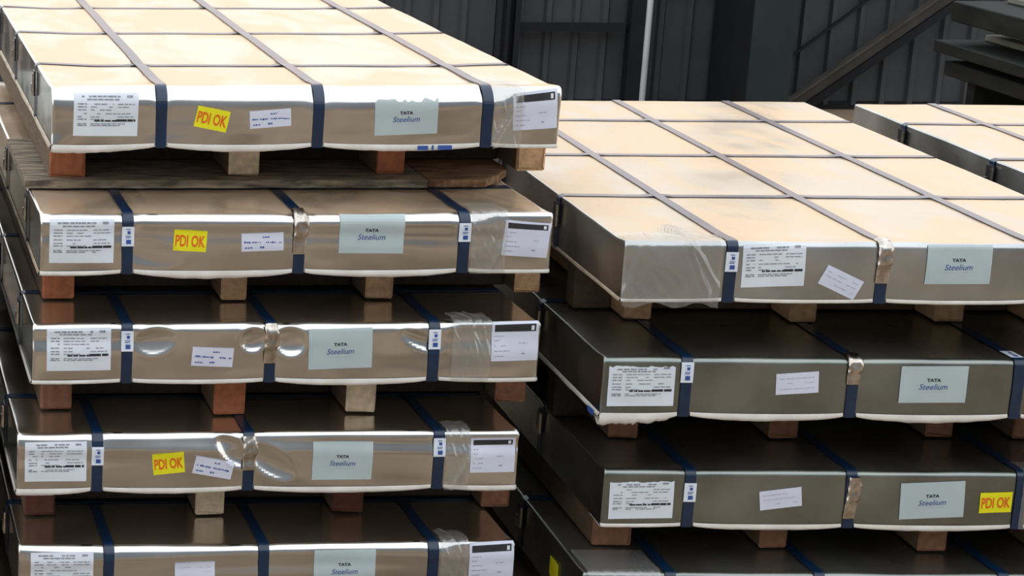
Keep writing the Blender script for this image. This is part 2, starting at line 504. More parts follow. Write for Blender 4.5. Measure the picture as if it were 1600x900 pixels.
    def ribbon(self, P0, P1, N, thick=0.0012):
        """two edges and outward normals -> thin closed ribbon"""
        n = len(P0)
        V = list(P0) + list(P1) + list(P0 + N * thick) + list(P1 + N * thick)
        Fc = []
        for k in range(n - 1):
            Fc += [(2 * n + k, 2 * n + k + 1, 3 * n + k + 1, 3 * n + k), (k, n + k, n + k + 1, k + 1),
                   (k, k + 1, 2 * n + k + 1, 2 * n + k), (n + k, 3 * n + k, 3 * n + k + 1, n + k + 1)]
        Fc += [(0, 2 * n, 3 * n, n), (n - 1, 2 * n - 1, 4 * n - 1, 3 * n - 1)]
        return V, Fc

    def long_strap(self, s, w=0.026):
        t = np.concatenate([np.linspace(0, self.t1, 14)[:-1], np.linspace(self.t1, self.t2, 10)[:-1],
                            self.t2 + np.linspace(0, 1, 40)[:-1] ** 1.3 * (self.t3 - self.t2), np.linspace(self.t3, self.t4, 6)[:-1], np.linspace(self.t4, self.t5, 5)])
        off = 0.0022
        c0 = self.D(np.full_like(t, s), t)
        cl = self.D(np.full_like(t, s - w / 2), t)
        cr = self.D(np.full_like(t, s + w / 2), t)
        d = np.maximum(np.maximum(c0, cl), cr)
        for _ in range(2):                    # the tape bridges small hollows
            d2 = d.copy(); d2[1:-1] = np.maximum(d[1:-1], (d[:-2] + d[2:]) / 2); d = d2
        v, h, nv, nh = self.base(t)
        Y, Z = v + nv * (d + off), h + nh * (d + off)
        P0 = np.stack([np.full_like(t, s - w / 2), Y, Z], -1)
        P1 = np.stack([np.full_like(t, s + w / 2), Y, Z], -1)
        N = np.stack([np.zeros_like(t), nv, nh], -1)
        # tails that tuck under the bundle
        tail = lambda p, sgn: np.array([[p[0], p[1] + sgn * 0.05, -0.002]])
        pre0, pre1 = tail(P0[0], 1), tail(P1[0], 1)
        knee0, knee1 = np.array([[P0[0][0], P0[0][1], -0.002]]), np.array([[P1[0][0], P1[0][1], -0.002]])
        P0 = np.concatenate([pre0, knee0, P0[1:]]); P1 = np.concatenate([pre1, knee1, P1[1:]])
        N = np.concatenate([[[0, 0, -1]], [[0, -0.7, -0.7]], N[1:]])
        Vv, Fc = self.ribbon(P0, P1, N)
        o = mesh_obj('strap', Vv, Fc, self.strap_mat, self.root, smooth=False)
        o['front'] = float(s)
        self.front_cache = getattr(self, 'front_cache', {})
        self.front_cache[s] = (t, Y, Z, nv, nh)
        del o['front']
        return o

    def strap_pt(self, s, h):
        t, Y, Z, nv, nh = self.front_cache[s]
        tt = float(self.t_of_h(np.array(h)))
        return tuple(float(np.interp(tt, t, q)) for q in (Y, Z, nv, nh))

    def cross_strap(self, c, seals, w=0.030):
        a = np.linspace(0.0, W, 120)
        tt = lambda v: v - self.r + self.t2
        d = np.max([self.D(a, np.full_like(a, tt(c + q))) for q in (-w / 2, 0, w / 2)], 0)
        for _ in range(2):
            d2 = d.copy(); d2[1:-1] = np.maximum(d[1:-1], (d[:-2] + d[2:]) / 2); d = d2
        rise = np.zeros_like(a)
        for s in self.straps:                 # lifted where it crosses the long straps
            rise = np.maximum(rise, 0.0022 * np.exp(-((a - s) / 0.03) ** 4))
        Z = H + d + 0.002 + rise
        hz, hr = np.linspace(0.0, Z[0] - 0.002, 6), np.linspace(0.0, Z[-1] - 0.002, 6)
        e = 0.0025
        X = np.concatenate([np.full(6, -e), a, np.full(6, W + e)])
        Zz = np.concatenate([hz, Z, hr[::-1]])
        Nx = np.concatenate([np.full(6, -1.0), np.zeros(len(a)), np.full(6, 1.0)])
        Nz = np.concatenate([np.zeros(6), np.ones(len(a)), np.zeros(6)])
        P0 = np.stack([X, np.full_like(X, c + w / 2), Zz], -1)
        P1 = np.stack([X, np.full_like(X, c - w / 2), Zz], -1)
        V, Fc = self.ribbon(P0, P1, np.stack([Nx, np.zeros_like(X), Nz], -1))
        o = mesh_obj('strap', V, Fc, self.strap_mat, self.root)
        if seals:                             # crimped seal on the side of the bundle
            zc = H * 0.62
            parts = [box_geo(-0.008, -0.0035, c - 0.021, c + 0.021, zc - 0.032, zc + 0.032),
                     box_geo(-0.0125, -0.008, c - 0.024, c - 0.014, zc - 0.028, zc + 0.028),
                     box_geo(-0.0125, -0.008, c + 0.010, c + 0.022, zc - 0.034, zc - 0.004)]
            V, Fc = merge(parts)
            mesh_obj('strap_seal', V, Fc, ['seal_dark', 'clip'], o, face_mats=[0] * 6 + [1] * 12)
        return o

    def build_liner(self, side):
        knots = [0.0] + list(self.straps) + [W]
        V, Fc = [], []
        rng = self.rng
        for i, (k0, k1) in enumerate(zip(knots[:-1], knots[1:])):
            sg = self.sag[i]
            if sg <= 0:
                continue
            g0 = 0.016 if i > 0 else 0.0
            g1 = 0.016 if i < 3 else 0.0
            a = np.linspace(k0 + g0, k1 - g1, 34)
            u = (a - a[0]) / (a[-1] - a[0])
            if i == 0:
                u = 0.35 + 0.65 * u
            if i == 3:
                u = 0.72 * u
            arc = np.clip(4 * u * (1 - u), 0, 1) ** 0.7
            jit = np.array([rng.uniform(-0.10, 0.10) for _ in a])
            jit = np.convolve(jit, [0.25, 0.5, 0.25], 'same') * (5.0 if sg > 0.025 else 1.0)
            s_ = sg * np.clip(arc + jit * arc, 0.03, 2)
            fr = self.pos(a, np.full_like(a, 0.012))
            rows = [np.stack([a, fr[:, 1] - 0.0016, np.full_like(a, 0.012 - 0.007 + 0.004 * (1 - arc))], -1),
                    np.stack([a, fr[:, 1] - 0.0050, 0.001 - 0.35 * s_], -1),
                    np.stack([a, fr[:, 1] - 0.0025, -0.80 * s_], -1),
                    np.stack([a, fr[:, 1] + 0.006, -s_], -1),
                    np.stack([a, fr[:, 1] + 0.035, -0.55 * s_], -1),
                    np.stack([a, fr[:, 1] + 0.09, -0.0015 + 0 * s_], -1)]
            n0 = len(V)
            nn = len(a)
            for r_ in rows:
                V += list(r_)
            for q in range(len(rows) - 1):
                for k in range(nn - 1):
                    Fc.append((n0 + q * nn + k, n0 + (q + 1) * nn + k, n0 + (q + 1) * nn + k + 1, n0 + q * nn + k + 1))
        mesh_obj('bottom_liner', V, Fc, 'liner', self.root, smooth=True)
        if side:
            mat, amp = side
            y = np.linspace(0.0, L, 60)
            jit = np.array([rng.uniform(0.35, 1.0) for _ in y])
            jit = np.convolve(jit, [0.25, 0.5, 0.25], 'same')
            rows = [np.stack([0 * y - 0.001, y, 0 * y + 0.006], -1), np.stack([0 * y - 0.005, y, -0.3 * amp * jit], -1),
                    np.stack([0 * y - 0.002, y, -amp * jit], -1), np.stack([0 * y + 0.02, y, -0.4 * amp * jit], -1)]
            V, Fc = [], []
            for r_ in rows:
                V += list(r_)
            for q in range(3):
                for k in range(59):
                    Fc.append((q * 60 + k, q * 60 + k + 1, (q + 1) * 60 + k + 1, (q + 1) * 60 + k))
            mesh_obj('side_liner', V, Fc, mat, self.root, smooth=True)

    # ---- things stuck on the front
    def place(self, ca, ch, rot, xy, off):
        xy = np.asarray(xy, float)
        c_, s_ = math.cos(rot), math.sin(rot)
        a = ca + xy[..., 0] * c_ - xy[..., 1] * s_
        h = ch + xy[..., 0] * s_ + xy[..., 1] * c_
        a = np.clip(a, 0.002, W - 0.002)
        return self.pos(a, self.t_of_h(h), off)

    def patch(self, name, ca, ch, w, ht, rot, mat, parent=None, off=0.0018, torn=0.0, nx=20, ny=20, thick=0.0007, lift=0.0):
        xs, ys = np.linspace(-w / 2, w / 2, nx), np.linspace(-ht / 2, ht / 2, ny)
        X, Y = np.meshgrid(xs, ys, indexing='ij')
        if torn:
            top = np.array([self.rng.uniform(0, 1) for _ in xs]) * torn
            Y = Y - (Y + ht / 2) / ht * top[:, None]
        P = self.place(ca, ch, rot, np.stack([X, Y], -1), off).reshape(-1, 3)
        Q = self.place(ca, ch, rot, np.stack([X, Y], -1), off + thick).reshape(-1, 3)
        n = len(P)
        V = list(P) + list(Q)
        Fc = []
        for i in range(nx - 1):
            for j in range(ny - 1):
                q = (i * ny + j, (i + 1) * ny + j, (i + 1) * ny + j + 1, i * ny + j + 1)
                Fc.append(tuple(k + n for k in q)); Fc.append(tuple(reversed(q)))
        rim = [i * ny for i in range(nx)] + [(nx - 1) * ny + j for j in range(1, ny)] + [i * ny + ny - 1 for i in range(nx - 2, -1, -1)] + [j for j in range(ny - 2, 0, -1)]
        for k in range(len(rim)):
            p, q = rim[k], rim[(k + 1) % len(rim)]
            Fc.append((p, q, q + n, p + n))
        return mesh_obj(name, V, Fc, mat, parent or self.root, smooth=False)

    def marks(self, name, ca, ch, rot, rects, mat, parent, off=0.0031):
        """small printed bars: rects (x0, x1, y0, y1) about the label's centre"""
        V, Fc = [], []
        for x0, x1, y0, y1 in rects:
            m = max(2, int((x1 - x0) / 0.02) + 2)
            xs = np.linspace(x0, x1, m)
            ys = np.linspace(y0, y1, 2 if y1 - y0 < 0.006 else 7)
            P = self.place(ca, ch, rot, np.concatenate([np.stack([xs, 0 * xs + y], -1) for y in ys]), off)
            n0 = len(V)
            V += list(P)
            for r in range(len(ys) - 1):
                Fc += [(n0 + r * m + k, n0 + r * m + k + 1, n0 + (r + 1) * m + k + 1, n0 + (r + 1) * m + k) for k in range(m - 1)]
        o = mesh_obj(name, V, Fc, mat, parent)
        if len(rects) > 1:
            o['kind'] = 'stuff'
        return o

    def letters(self, ca, ch, rot, s, width, cx, cy, mat, parent, shear=0.0, bold=0.0, tall=1.0, off=0.0032):
        v, f, asp = text_geo(s, shear, bold)
        P = self.place(ca, ch, rot, v * [width, width * tall] + [cx, cy], off)
        return mesh_obj('lettering', list(P), f, mat, parent)

    def words(self, x0, x1, y, th, fill=0.8, wmin=0.006, wmax=0.016):
        out, x = [], x0
        while x < x1:
            e = min(x1, x + self.rng.uniform(wmin, wmax))
            if self.rng.random() < fill:
                out.append((x, e, y - th / 2, y + th / 2))
            x = e + self.rng.uniform(0.0012, 0.003)
        return out

    def white_label(self, ca, ch, w, ht, rot=0.0, torn=0.0):
        o = self.patch('address_label', ca, ch, w, ht, rot, 'paper', torn=torn)
        o['label'] = 'large white printed address label'
        X = lambda q: (q - 0.5) * w
        Y = lambda q: (0.5 - q) * ht
        th = ht * 0.022
        R = self.words(X(0.12), X(0.72), Y(0.07 + torn * 4), th * 1.5, 0.9) + self.words(X(0.20), X(0.70), Y(0.13 + torn * 3), th * 1.4, 0.9) + [(X(0.82), X(0.91), Y(0.09), Y(0.045))]
        K = self.words(X(0.32), X(0.70), Y(0.625), th * 1.8, 1.0) + self.words(X(0.66), X(0.96), Y(0.615), th * 2.6, 1.0, 0.012, 0.03)
        for k, q in enumerate((0.22, 0.29, 0.36, 0.45, 0.53, 0.59, 0.70, 0.74)):
            R += self.words(X(0.06), X(0.20), Y(q), th * 1.2, 0.9)
            R += self.words(X(0.26), X((0.62, 0.60, 0.66, 0.88, 0.40, 0.56, 0.80, 0.72)[k]), Y(q), th, 0.7 if k < 6 else 0.95)
            if k in (0, 1, 4):
                R += self.words(X(0.68), X(0.94), Y(q), th, 0.85)
        self.marks('printed_text', ca, ch, rot, R, 'ink_grey', o)
        self.marks('printed_text', ca, ch, rot, K, 'ink', o)

    def pdi(self, ca, ch, w, ht, rot):
        o = self.patch('approval_sticker', ca, ch, w, ht, rot, 'yellow')
        o['label'] = 'yellow sticker reading PDI OK in red'
        self.letters(ca, ch, rot, 'PDI OK', w * 0.90, 0, 0, 'red_ink', o, bold=0.022, tall=1.75)

    def note(self, ca, ch, w, ht, rot, written=True):
        o = self.patch('paper_note', ca, ch, w, ht, rot, 'paper_lilac')
        if written:
            o['label'] = 'small pale note with scribbled handwriting'
            R = self.words(0.0, w * 0.16, ht * 0.28, 0.0028, 1, 0.003, 0.006)
            y = ht * 0.02
            x = -w * 0.44
            while x < w * 0.44:               # scrawl that climbs and falls
                dx = self.rng.uniform(0.002, 0.0065)
                if self.rng.random() < 0.86:
                    hh = self.rng.uniform(0.0015, 0.0050)
                    R.append((x, x + dx * 0.75, y - hh / 2, y + hh / 2))
                x += dx
                y += self.rng.uniform(-0.0006, 0.0003)
            R += self.words(-w * 0.42, -w * 0.24, -ht * 0.30, 0.0030, 1, 0.003, 0.006) + self.words(-w * 0.06, w * 0.06, -ht * 0.28, 0.0042, 1, 0.003, 0.006)
            self.marks('handwriting', ca, ch, rot, R, 'ink_blue', o)
        else:
            o['label'] = 'small pale lilac note, its print faded'
            R = []
            for q in (0.25, 0.02, -0.24):
                R += self.words(-w * 0.42, w * 0.40, ht * q, 0.002, 0.6)
            self.marks('printed_text', ca, ch, rot, R, 'ink_faint', o)

    def brand(self, ca, ch, w, ht, rot, torn=0.0):
        o = self.patch('brand_label', ca, ch, w, ht, rot, 'paper_mint', torn=torn)
        o['label'] = 'pale grey-green maker label with dark lettering'
        self.letters(ca, ch, rot, 'TATA', w * 0.21, 0.0, ht * 0.12, 'ink', o, bold=0.035, tall=0.85)
        self.letters(ca, ch, rot, 'Steelium', w * 0.43, -0.0, -ht * 0.06, 'ink_blue', o, shear=0.28, bold=0.0, tall=1.0)
        self.marks('printed_text', ca, ch, rot, self.words(-w * 0.22, w * 0.22, -ht * 0.19, 0.0012, 0.9, 0.003, 0.007), 'ink_faint', o)

    def ship(self, ca, ch, w, ht, rot):
        o = self.patch('shipping_label', ca, ch, w, ht, rot, 'paper_lilac')
        o['label'] = 'white shipping label with a black header bar'
        self.marks('header_bar', ca, ch, rot, [(-w * 0.44, w * 0.44, ht * 0.30, ht * 0.45)], 'ink', o)
        R = [(w * 0.34, w * 0.40, ht * 0.33, ht * 0.42)]
        self.marks('header_mark', ca, ch, rot, R, 'paper', o, off=0.0038)
        R = []
        for q, e_ in ((0.18, 0.10), (0.06, 0.06), (-0.08, 0.12), (-0.22, 0.16), (-0.36, 0.10)):
            R += self.words(-w * 0.44, -w * 0.44 + w * e_ * 2.0, ht * q, 0.0016, 0.9, 0.003, 0.008)
        R += self.words(w * 0.08, w * 0.26, ht * -0.02, 0.0014, 0.9) + self.words(w * 0.14, w * 0.22, ht * -0.30, 0.0030, 1)
        self.marks('printed_text', ca, ch, rot, R, 'ink_grey', o)

    def strap_tag(self, i, h0, h1, w=0.030):
        s = self.straps[i]
        hs = np.linspace(h0, h1, 9)
        V = []
        for h in hs:
            y, z, nv, nh = self.strap_pt(s, h)
            for x in (s - w / 2, s + w / 2):
                V.append((x, y + nv * 0.0021, z + nh * 0.0021))
        n = len(V)
        for h in hs:
            y, z, nv, nh = self.strap_pt(s, h)
            for x in (s - w / 2, s + w / 2):
                V.append((x, y + nv * 0.0014, z + nh * 0.0014))
        Fc, fm = [], []
        for k in range(8):
            Fc.append((2 * k, 2 * k + 1, 2 * k + 3, 2 * k + 2)); fm.append(0)
            Fc.append((n + 2 * k, n + 2 * k + 2, n + 2 * k + 3, n + 2 * k + 1)); fm.append(0)
        span = h1 - h0
        for q0, q1, x0, x1 in ((0.12, 0.34, -0.15, 0.25), (0.42, 0.46, -0.2, 0.2), (0.50, 0.54, -0.2, 0.25), (0.62, 0.78, -0.05, 0.2), (0.84, 0.88, -0.15, 0.2)):
            b = len(V)
            for q in (q0, q1):
                y, z, nv, nh = self.strap_pt(s, h0 + span * q)
                for x in (x0, x1):
                    V.append((s + x * w, y + nv * 0.0026, z + nh * 0.0026))
            Fc.append((b, b + 1, b + 3, b + 2)); fm.append(1)
        o = mesh_obj('strap_tag', V, Fc, ['paper', 'ink_blue'], self.strap_objs[i], face_mats=fm)
        o['label'] = 'white tag with blue print on the strap'

    def strap_clip(self, i, h0, h1, w=0.032, lean=0.0):
        """crimped steel seal: a plate with two notched, curled wings and a plain tongue below"""
        s = self.straps[i]
        hs = np.linspace(h0, h1, 20)
        V, Fc = [], []
        prof = [(-0.5, 0.0010), (-0.44, 0.0052), (-0.2, 0.0066), (0.12, 0.0046), (0.38, 0.0068), (0.5, 0.0012)]
        for k, h in enumerate(hs):
            y, z, nv, nh = self.strap_pt(s, h)
            q = k / 19
            crimp = 1.0 if q > 0.42 else 0.45
            wob = 0.0022 * math.sin(q * 26) if q > 0.42 else 0.0004 * math.sin(q * 9)
            ww = w * (1.0 + (0.14 if 0.45 < q < 0.86 else 0.0))
            for x, o_ in prof:
                oo = o_ * crimp + wob * math.cos(x * 5) + 0.0012
                V.append((s + x * ww + lean * q + (0.10 * w if 0.45 < q < 0.86 else 0), y + nv * oo, z + nh * oo))
        m = len(prof)
        for k in range(19):
            for j in range(m - 1):
                Fc.append((k * m + j, k * m + j + 1, (k + 1) * m + j + 1, (k + 1) * m + j))
        o = mesh_obj('strap_clip', V, Fc, 'clip', self.strap_objs[i], smooth=True)
        o['label'] = 'crimped bare steel strap clip'

    def film(self, a0, a1, vtop, seed, wrinkle=0.004, drop=0.004, ridges=()):
        rng = random.Random(seed)
        na, ntt = 46, 56
        a = np.linspace(a0, a1, na)
        t = np.concatenate([np.linspace(0.0, self.t2, 32), self.t2 + np.linspace(0, 1, ntt - 31)[1:] * vtop])
        A, T = np.meshgrid(a, t, indexing='ij')
        n_ = np.zeros_like(A)
        for k in range(7):
            th = rng.uniform(0.15, 1.0)
            kk = 2 * math.pi / rng.uniform(0.02, 0.07)
            n_ += np.abs(np.sin(kk * (math.cos(th) * A + math.sin(th) * T) + rng.uniform(0, 6))) ** 3 * rng.uniform(0.2, 1)
        off = 0.0046 + wrinkle * n_ / 4
        for (ra, slope, wd, ht) in ridges:
            off = off + ht * np.exp(-((A - ra - slope * (T - 0.07) ) / wd) ** 2)
        aa = np.clip(A, 0.004, W - 0.004)
        P = self.pos(aa, T, off)
        P[..., 0] = A
        low = np.clip(1 - T / 0.02, 0, 1)
        P[..., 2] -= low * drop * (0.6 + 0.4 * np.sin(A * 60))
        V = list(P.reshape(-1, 3))
        Fc = [(i * len(t) + j, (i + 1) * len(t) + j, (i + 1) * len(t) + j + 1, i * len(t) + j + 1) for i in range(na - 1) for j in range(len(t) - 1)]
        o = mesh_obj('plastic_film', V, Fc, 'film', self.root, smooth=True)
        o['label'] = 'wrinkled clear plastic film'

rd = math.radians
YL, YR = rd(2.566), rd(0.109)
CR = [0.56, 1.14, 1.73]
CL1 = [0.43, 1.06, 1.66]
CL2 = [0.34, 1.00, 1.66]
GROUP = 'strapped bundles of steel sheet'

def named(b, label):
    tag(b.root, label, 'steel bundle', GROUP)
    return b

# shiny stack, from the top down
b = named(Bundle('sheet_steel_bundle', (0.289, 5.2223, 1.2789), YL, 'steel_bright_sheen', ripple=0.0016, straps=[0.268, 0.653, 1.07], cross=CL1, radius=0.040, seed=3, amp=0.0013, bulge=0.004, press=0.006,
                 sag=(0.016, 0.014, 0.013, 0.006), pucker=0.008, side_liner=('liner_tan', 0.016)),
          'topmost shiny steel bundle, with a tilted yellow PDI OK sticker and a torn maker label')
b.white_label(0.131, 0.078, 0.157, 0.101, rd(-0.5)); b.pdi(0.391, 0.069, 0.080, 0.052, rd(-11)); b.note(0.534, 0.070, 0.102, 0.043, rd(4))
b.brand(0.868, 0.074, 0.155, 0.088, rd(2), torn=0.010); b.ship(1.186, 0.086, 0.108, 0.086, rd(4)); b.film(1.085, 1.155, 0.10, 1, 0.006, ridges=((1.12, 0.5, 0.008, 0.005),))
V, Fc = merge([box_geo(0.90, 0.926, -0.0085, -0.0075, -0.008, 0.003), box_geo(0.935, 0.940, -0.0085, -0.0075, -0.008, 0.004), box_geo(0.950, 0.985, -0.0085, -0.0075, -0.007, 0.004)])
o = mesh_obj('liner_print', V, Fc, 'ink_blue', b.root); o['label'] = 'blue print on the white liner'
L1 = b

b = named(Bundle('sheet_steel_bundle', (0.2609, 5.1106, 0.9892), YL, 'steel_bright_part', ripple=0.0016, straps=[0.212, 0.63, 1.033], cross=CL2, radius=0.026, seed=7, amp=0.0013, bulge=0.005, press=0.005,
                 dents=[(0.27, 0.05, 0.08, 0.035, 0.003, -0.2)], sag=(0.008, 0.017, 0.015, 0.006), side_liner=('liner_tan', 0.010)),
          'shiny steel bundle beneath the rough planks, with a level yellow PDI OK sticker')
b.white_label(0.100, 0.079, 0.156, 0.105); b.pdi(0.363, 0.080, 0.080, 0.051, rd(-3)); b.note(0.539, 0.077, 0.102, 0.044, rd(2))
b.brand(0.805, 0.094, 0.158, 0.092, rd(-0.5)); b.ship(1.185, 0.081, 0.114, 0.086, rd(-4)); b.film(1.05, 1.135, 0.09, 2, 0.006, ridges=((1.13, 0.5, 0.008, 0.005),))
b.strap_tag(0, 0.067, 0.115); b.strap_tag(2, 0.076, 0.122); b.strap_clip(1, 0.047, 0.150)
L2 = b

b = named(Bundle('sheet_steel_bundle', (0.2461, 5.0907, 0.7195), YL, 'steel_bright', ripple=0.0016, straps=[0.231, 0.583, 0.987], cross=CL2, radius=0.020, seed=11, amp=0.0011, bulge=0.004, press=0.004,
                 dents=[(0.540, 0.104, 0.036, 0.032, 0.010, 0.2), (0.632, 0.100, 0.042, 0.038, 0.011, -0.35), (0.300, 0.103, 0.050, 0.036, 0.007, 0.2), (0.955, 0.10, 0.06, 0.022, 0.006, -0.4)],
                 sag=(0.006, 0.008, 0.014, 0.007), side_liner=('liner', 0.008)),
          'shiny steel bundle with two round dents beside its clip and no yellow sticker')
b.white_label(0.113, 0.083, 0.156, 0.104, rd(0.5)); b.note(0.441, 0.063, 0.102, 0.048, rd(-3)); b.brand(0.755, 0.082, 0.157, 0.100, rd(1.5))
b.ship(1.186, 0.096, 0.116, 0.092, rd(1)); b.film(1.03, 1.125, 0.06, 3, 0.006, ridges=((1.09, -0.25, 0.006, 0.005), (1.12, -0.3, 0.005, 0.004)))
b.strap_tag(0, 0.079, 0.129); b.strap_tag(2, 0.080, 0.129); b.strap_clip(1, 0.047, 0.140)
L3 = b

b = named(Bundle('sheet_steel_bundle', (0.2123, 5.0826, 0.4424), YL, 'steel_bright', ripple=0.0016, straps=[0.199, 0.575, 1.049], cross=CL2, radius=0.018, seed=17, amp=0.0011, bulge=0.004, press=0.004,
                 dents=[(0.537, 0.097, 0.058, 0.030, 0.010, -0.75), (0.632, 0.070, 0.072, 0.036, 0.010, -0.6)],
                 sag=(0.015, 0.012, 0.013, 0.011), side_liner=('liner', 0.008)),
          'shiny steel bundle with long slanting dents, yellow PDI OK sticker beside a steeply tilted note')
b.white_label(0.096, 0.076, 0.152, 0.102, rd(0.5)); b.pdi(0.375, 0.070, 0.078, 0.054, rd(6)); b.note(0.487, 0.058, 0.098, 0.046, rd(-11))
b.brand(0.808, 0.073, 0.149, 0.098, rd(0)); b.ship(1.184, 0.084, 0.112, 0.088, rd(0.5)); b.film(1.065, 1.125, 0.06, 4, 0.006, ridges=((1.12, 0.5, 0.007, 0.005),))
b.strap_tag(0, 0.067, 0.114); b.strap_tag(2, 0.083, 0.129); b.strap_clip(1, 0.052, 0.136)
L4 = b

b = named(Bundle('sheet_steel_bundle', (0.2203, 5.0757, 0.1528), YL, 'steel_bright', ripple=0.0016, straps=[0.226, 0.615, 1.043], cross=CL2, radius=0.020, seed=23, amp=0.0011, bulge=0.004, press=0.004,
                 sag=(0.01, 0.01, 0.01, 0.01)),
          'lowest shiny steel bundle, its skid standing on the floor')
b.white_label(0.109, 0.078, 0.156, 0.104, rd(0.5)); b.note(0.442, 0.076, 0.100, 0.050, rd(1.5), False); b.brand(0.819, 0.080, 0.155, 0.100, rd(0.5))
b.ship(1.190, 0.095, 0.114, 0.092, rd(2)); b.film(1.06, 1.128, 0.06, 5, 0.006, ridges=((1.11, -0.25, 0.006, 0.005),))
L5 = b

# dull grey stack, from the top down
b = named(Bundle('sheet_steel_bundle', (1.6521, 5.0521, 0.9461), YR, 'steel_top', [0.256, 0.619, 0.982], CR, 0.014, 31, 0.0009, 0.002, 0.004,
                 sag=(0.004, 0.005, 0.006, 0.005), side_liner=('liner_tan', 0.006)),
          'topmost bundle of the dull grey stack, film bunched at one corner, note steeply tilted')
b.white_label(0.357, 0.089, 0.150, 0.103, rd(2)); b.note(0.522, 0.049, 0.098, 0.050, rd(-25), False); b.brand(0.799, 0.094, 0.156, 0.094, rd(0.5))
b.film(-0.0005, 0.232, 0.07, 6, wrinkle=0.005, drop=0.016, ridges=((0.180, -0.45, 0.006, 0.016), (0.205, -0.65, 0.005, 0.012), (0.02, 0.3, 0.006, 0.006)))
b.strap_tag(0, 0.074, 0.122); b.strap_clip(1, 0.048, 0.150, 0.032)
R1 = b

b = named(Bundle('sheet_steel_bundle', (1.6263, 5.054, 0.6585), YR, 'steel_dull', [0.202, 0.606, 1.006], CR, 0.016, 37, 0.0007, 0.002, 0.003,
                 sag=(0.030, 0.016, 0.018, 0.014), side_liner=('liner', 0.012)),
          'dull grey bundle with deeply sagging white liner crumpled at the label end')
b.white_label(0.094, 0.075, 0.160, 0.103, rd(1), torn=0.006); b.note(0.471, 0.084, 0.103, 0.053, rd(4), False); b.brand(0.801, 0.083, 0.162, 0.092, rd(0.5))
b.strap_tag(0, 0.084, 0.134); b.strap_clip(1, 0.082, 0.152, 0.032); b.strap_tag(2, 0.146, 0.166)
v, f = box_geo(-0.0075, -0.0062, 0.03, 0.075, -0.012, 0.002)
o = mesh_obj('liner_print', v, f, 'ink_blue', b.root); o['label'] = 'blue print on the white liner'
R2 = b

b = named(Bundle('sheet_steel_bundle', (1.6643, 5.0942, 0.3589), YR, 'steel_dull', [0.213, 0.612, 1.032], CR, 0.016, 41, 0.0007, 0.002, 0.003,
                 sag=(0.006, 0.012, 0.012, 0.008)),
          'dull grey bundle with a yellow PDI OK sticker beside its tilted maker label')
b.white_label(0.095, 0.068, 0.158, 0.098, rd(1.5), torn=0.004); b.note(0.440, 0.073, 0.103, 0.050, rd(8), False); b.brand(0.815, 0.072, 0.158, 0.094, rd(3))
b.pdi(0.973, 0.067, 0.080, 0.053, rd(2)); b.film(1.035, 1.2505, 0.06, 7); b.strap_tag(0, 0.065, 0.113); b.strap_clip(1, 0.024, 0.130, 0.030, lean=0.008)
R3 = b

b = named(Bundle('sheet_steel_bundle', (1.6197, 5.0521, 0.1042), YR, 'steel_dull', [0.216, 0.585, 1.042], CR, 0.012, 43, 0.0007, 0.002, 0.003,
                 sag=(0.008, 0.008, 0.008, 0.008)),
          'lowest bundle of the dull grey stack, a yellow sticker on its side')
b.white_label(0.11, 0.078, 0.157, 0.098); b.brand(0.853, 0.080, 0.154, 0.093, 0); b.film(0.01, 0.19, 0.14, 8)
v, f = box_geo(-0.0032, -0.0018, 0.200, 0.270, 0.035, 0.085)
o = mesh_obj('side_sticker', v, f, 'yellow', b.root); o['label'] = 'yellow sticker on the side'
R4 = b

# further stack, seen only past the top of the dull one
TZ = [0.9461, 0.6585, 0.3589, 0.1042]
TL = ['topmost bundle of the farther stack, across the gap from the topmost dull bundle',
      'bundle of the farther stack, just below its topmost one',
      'bundle of the farther stack, just above its lowest one',
      'lowest bundle of the farther stack, its skid standing on the floor']
T = []
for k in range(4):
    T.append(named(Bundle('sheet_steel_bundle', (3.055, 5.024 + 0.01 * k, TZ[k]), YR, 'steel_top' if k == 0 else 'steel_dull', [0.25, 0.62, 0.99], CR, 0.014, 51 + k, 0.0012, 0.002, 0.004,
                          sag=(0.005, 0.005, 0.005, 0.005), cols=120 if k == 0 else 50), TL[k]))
T[0].white_label(0.11, 0.078, 0.157, 0.098); T[0].brand(0.80, 0.080, 0.154, 0.093, 0)

# neighbouring stack close beside the shiny one; it shades its flank
NZ = [0.9892, 0.7195, 0.4424, 0.1528]
NL = ['topmost bundle of the neighbouring stack close beside the shiny one', 'second highest bundle of the neighbouring stack close beside the shiny one',
      'second lowest bundle of the neighbouring stack close beside the shiny one', 'lowest bundle of the neighbouring stack, its skid on the floor']
NS = (-1.105, 5.27)
for k in range(4):
    named(Bundle('sheet_steel_bundle', (NS[0], NS[1], NZ[k]), YL, 'steel_dull', [0.25, 0.62, 0.99], CR, 0.014, 71 + k, 0.0009, 0.002, 0.004,
                 sag=(0.005, 0.005, 0.005, 0.005), cols=40), NL[k])

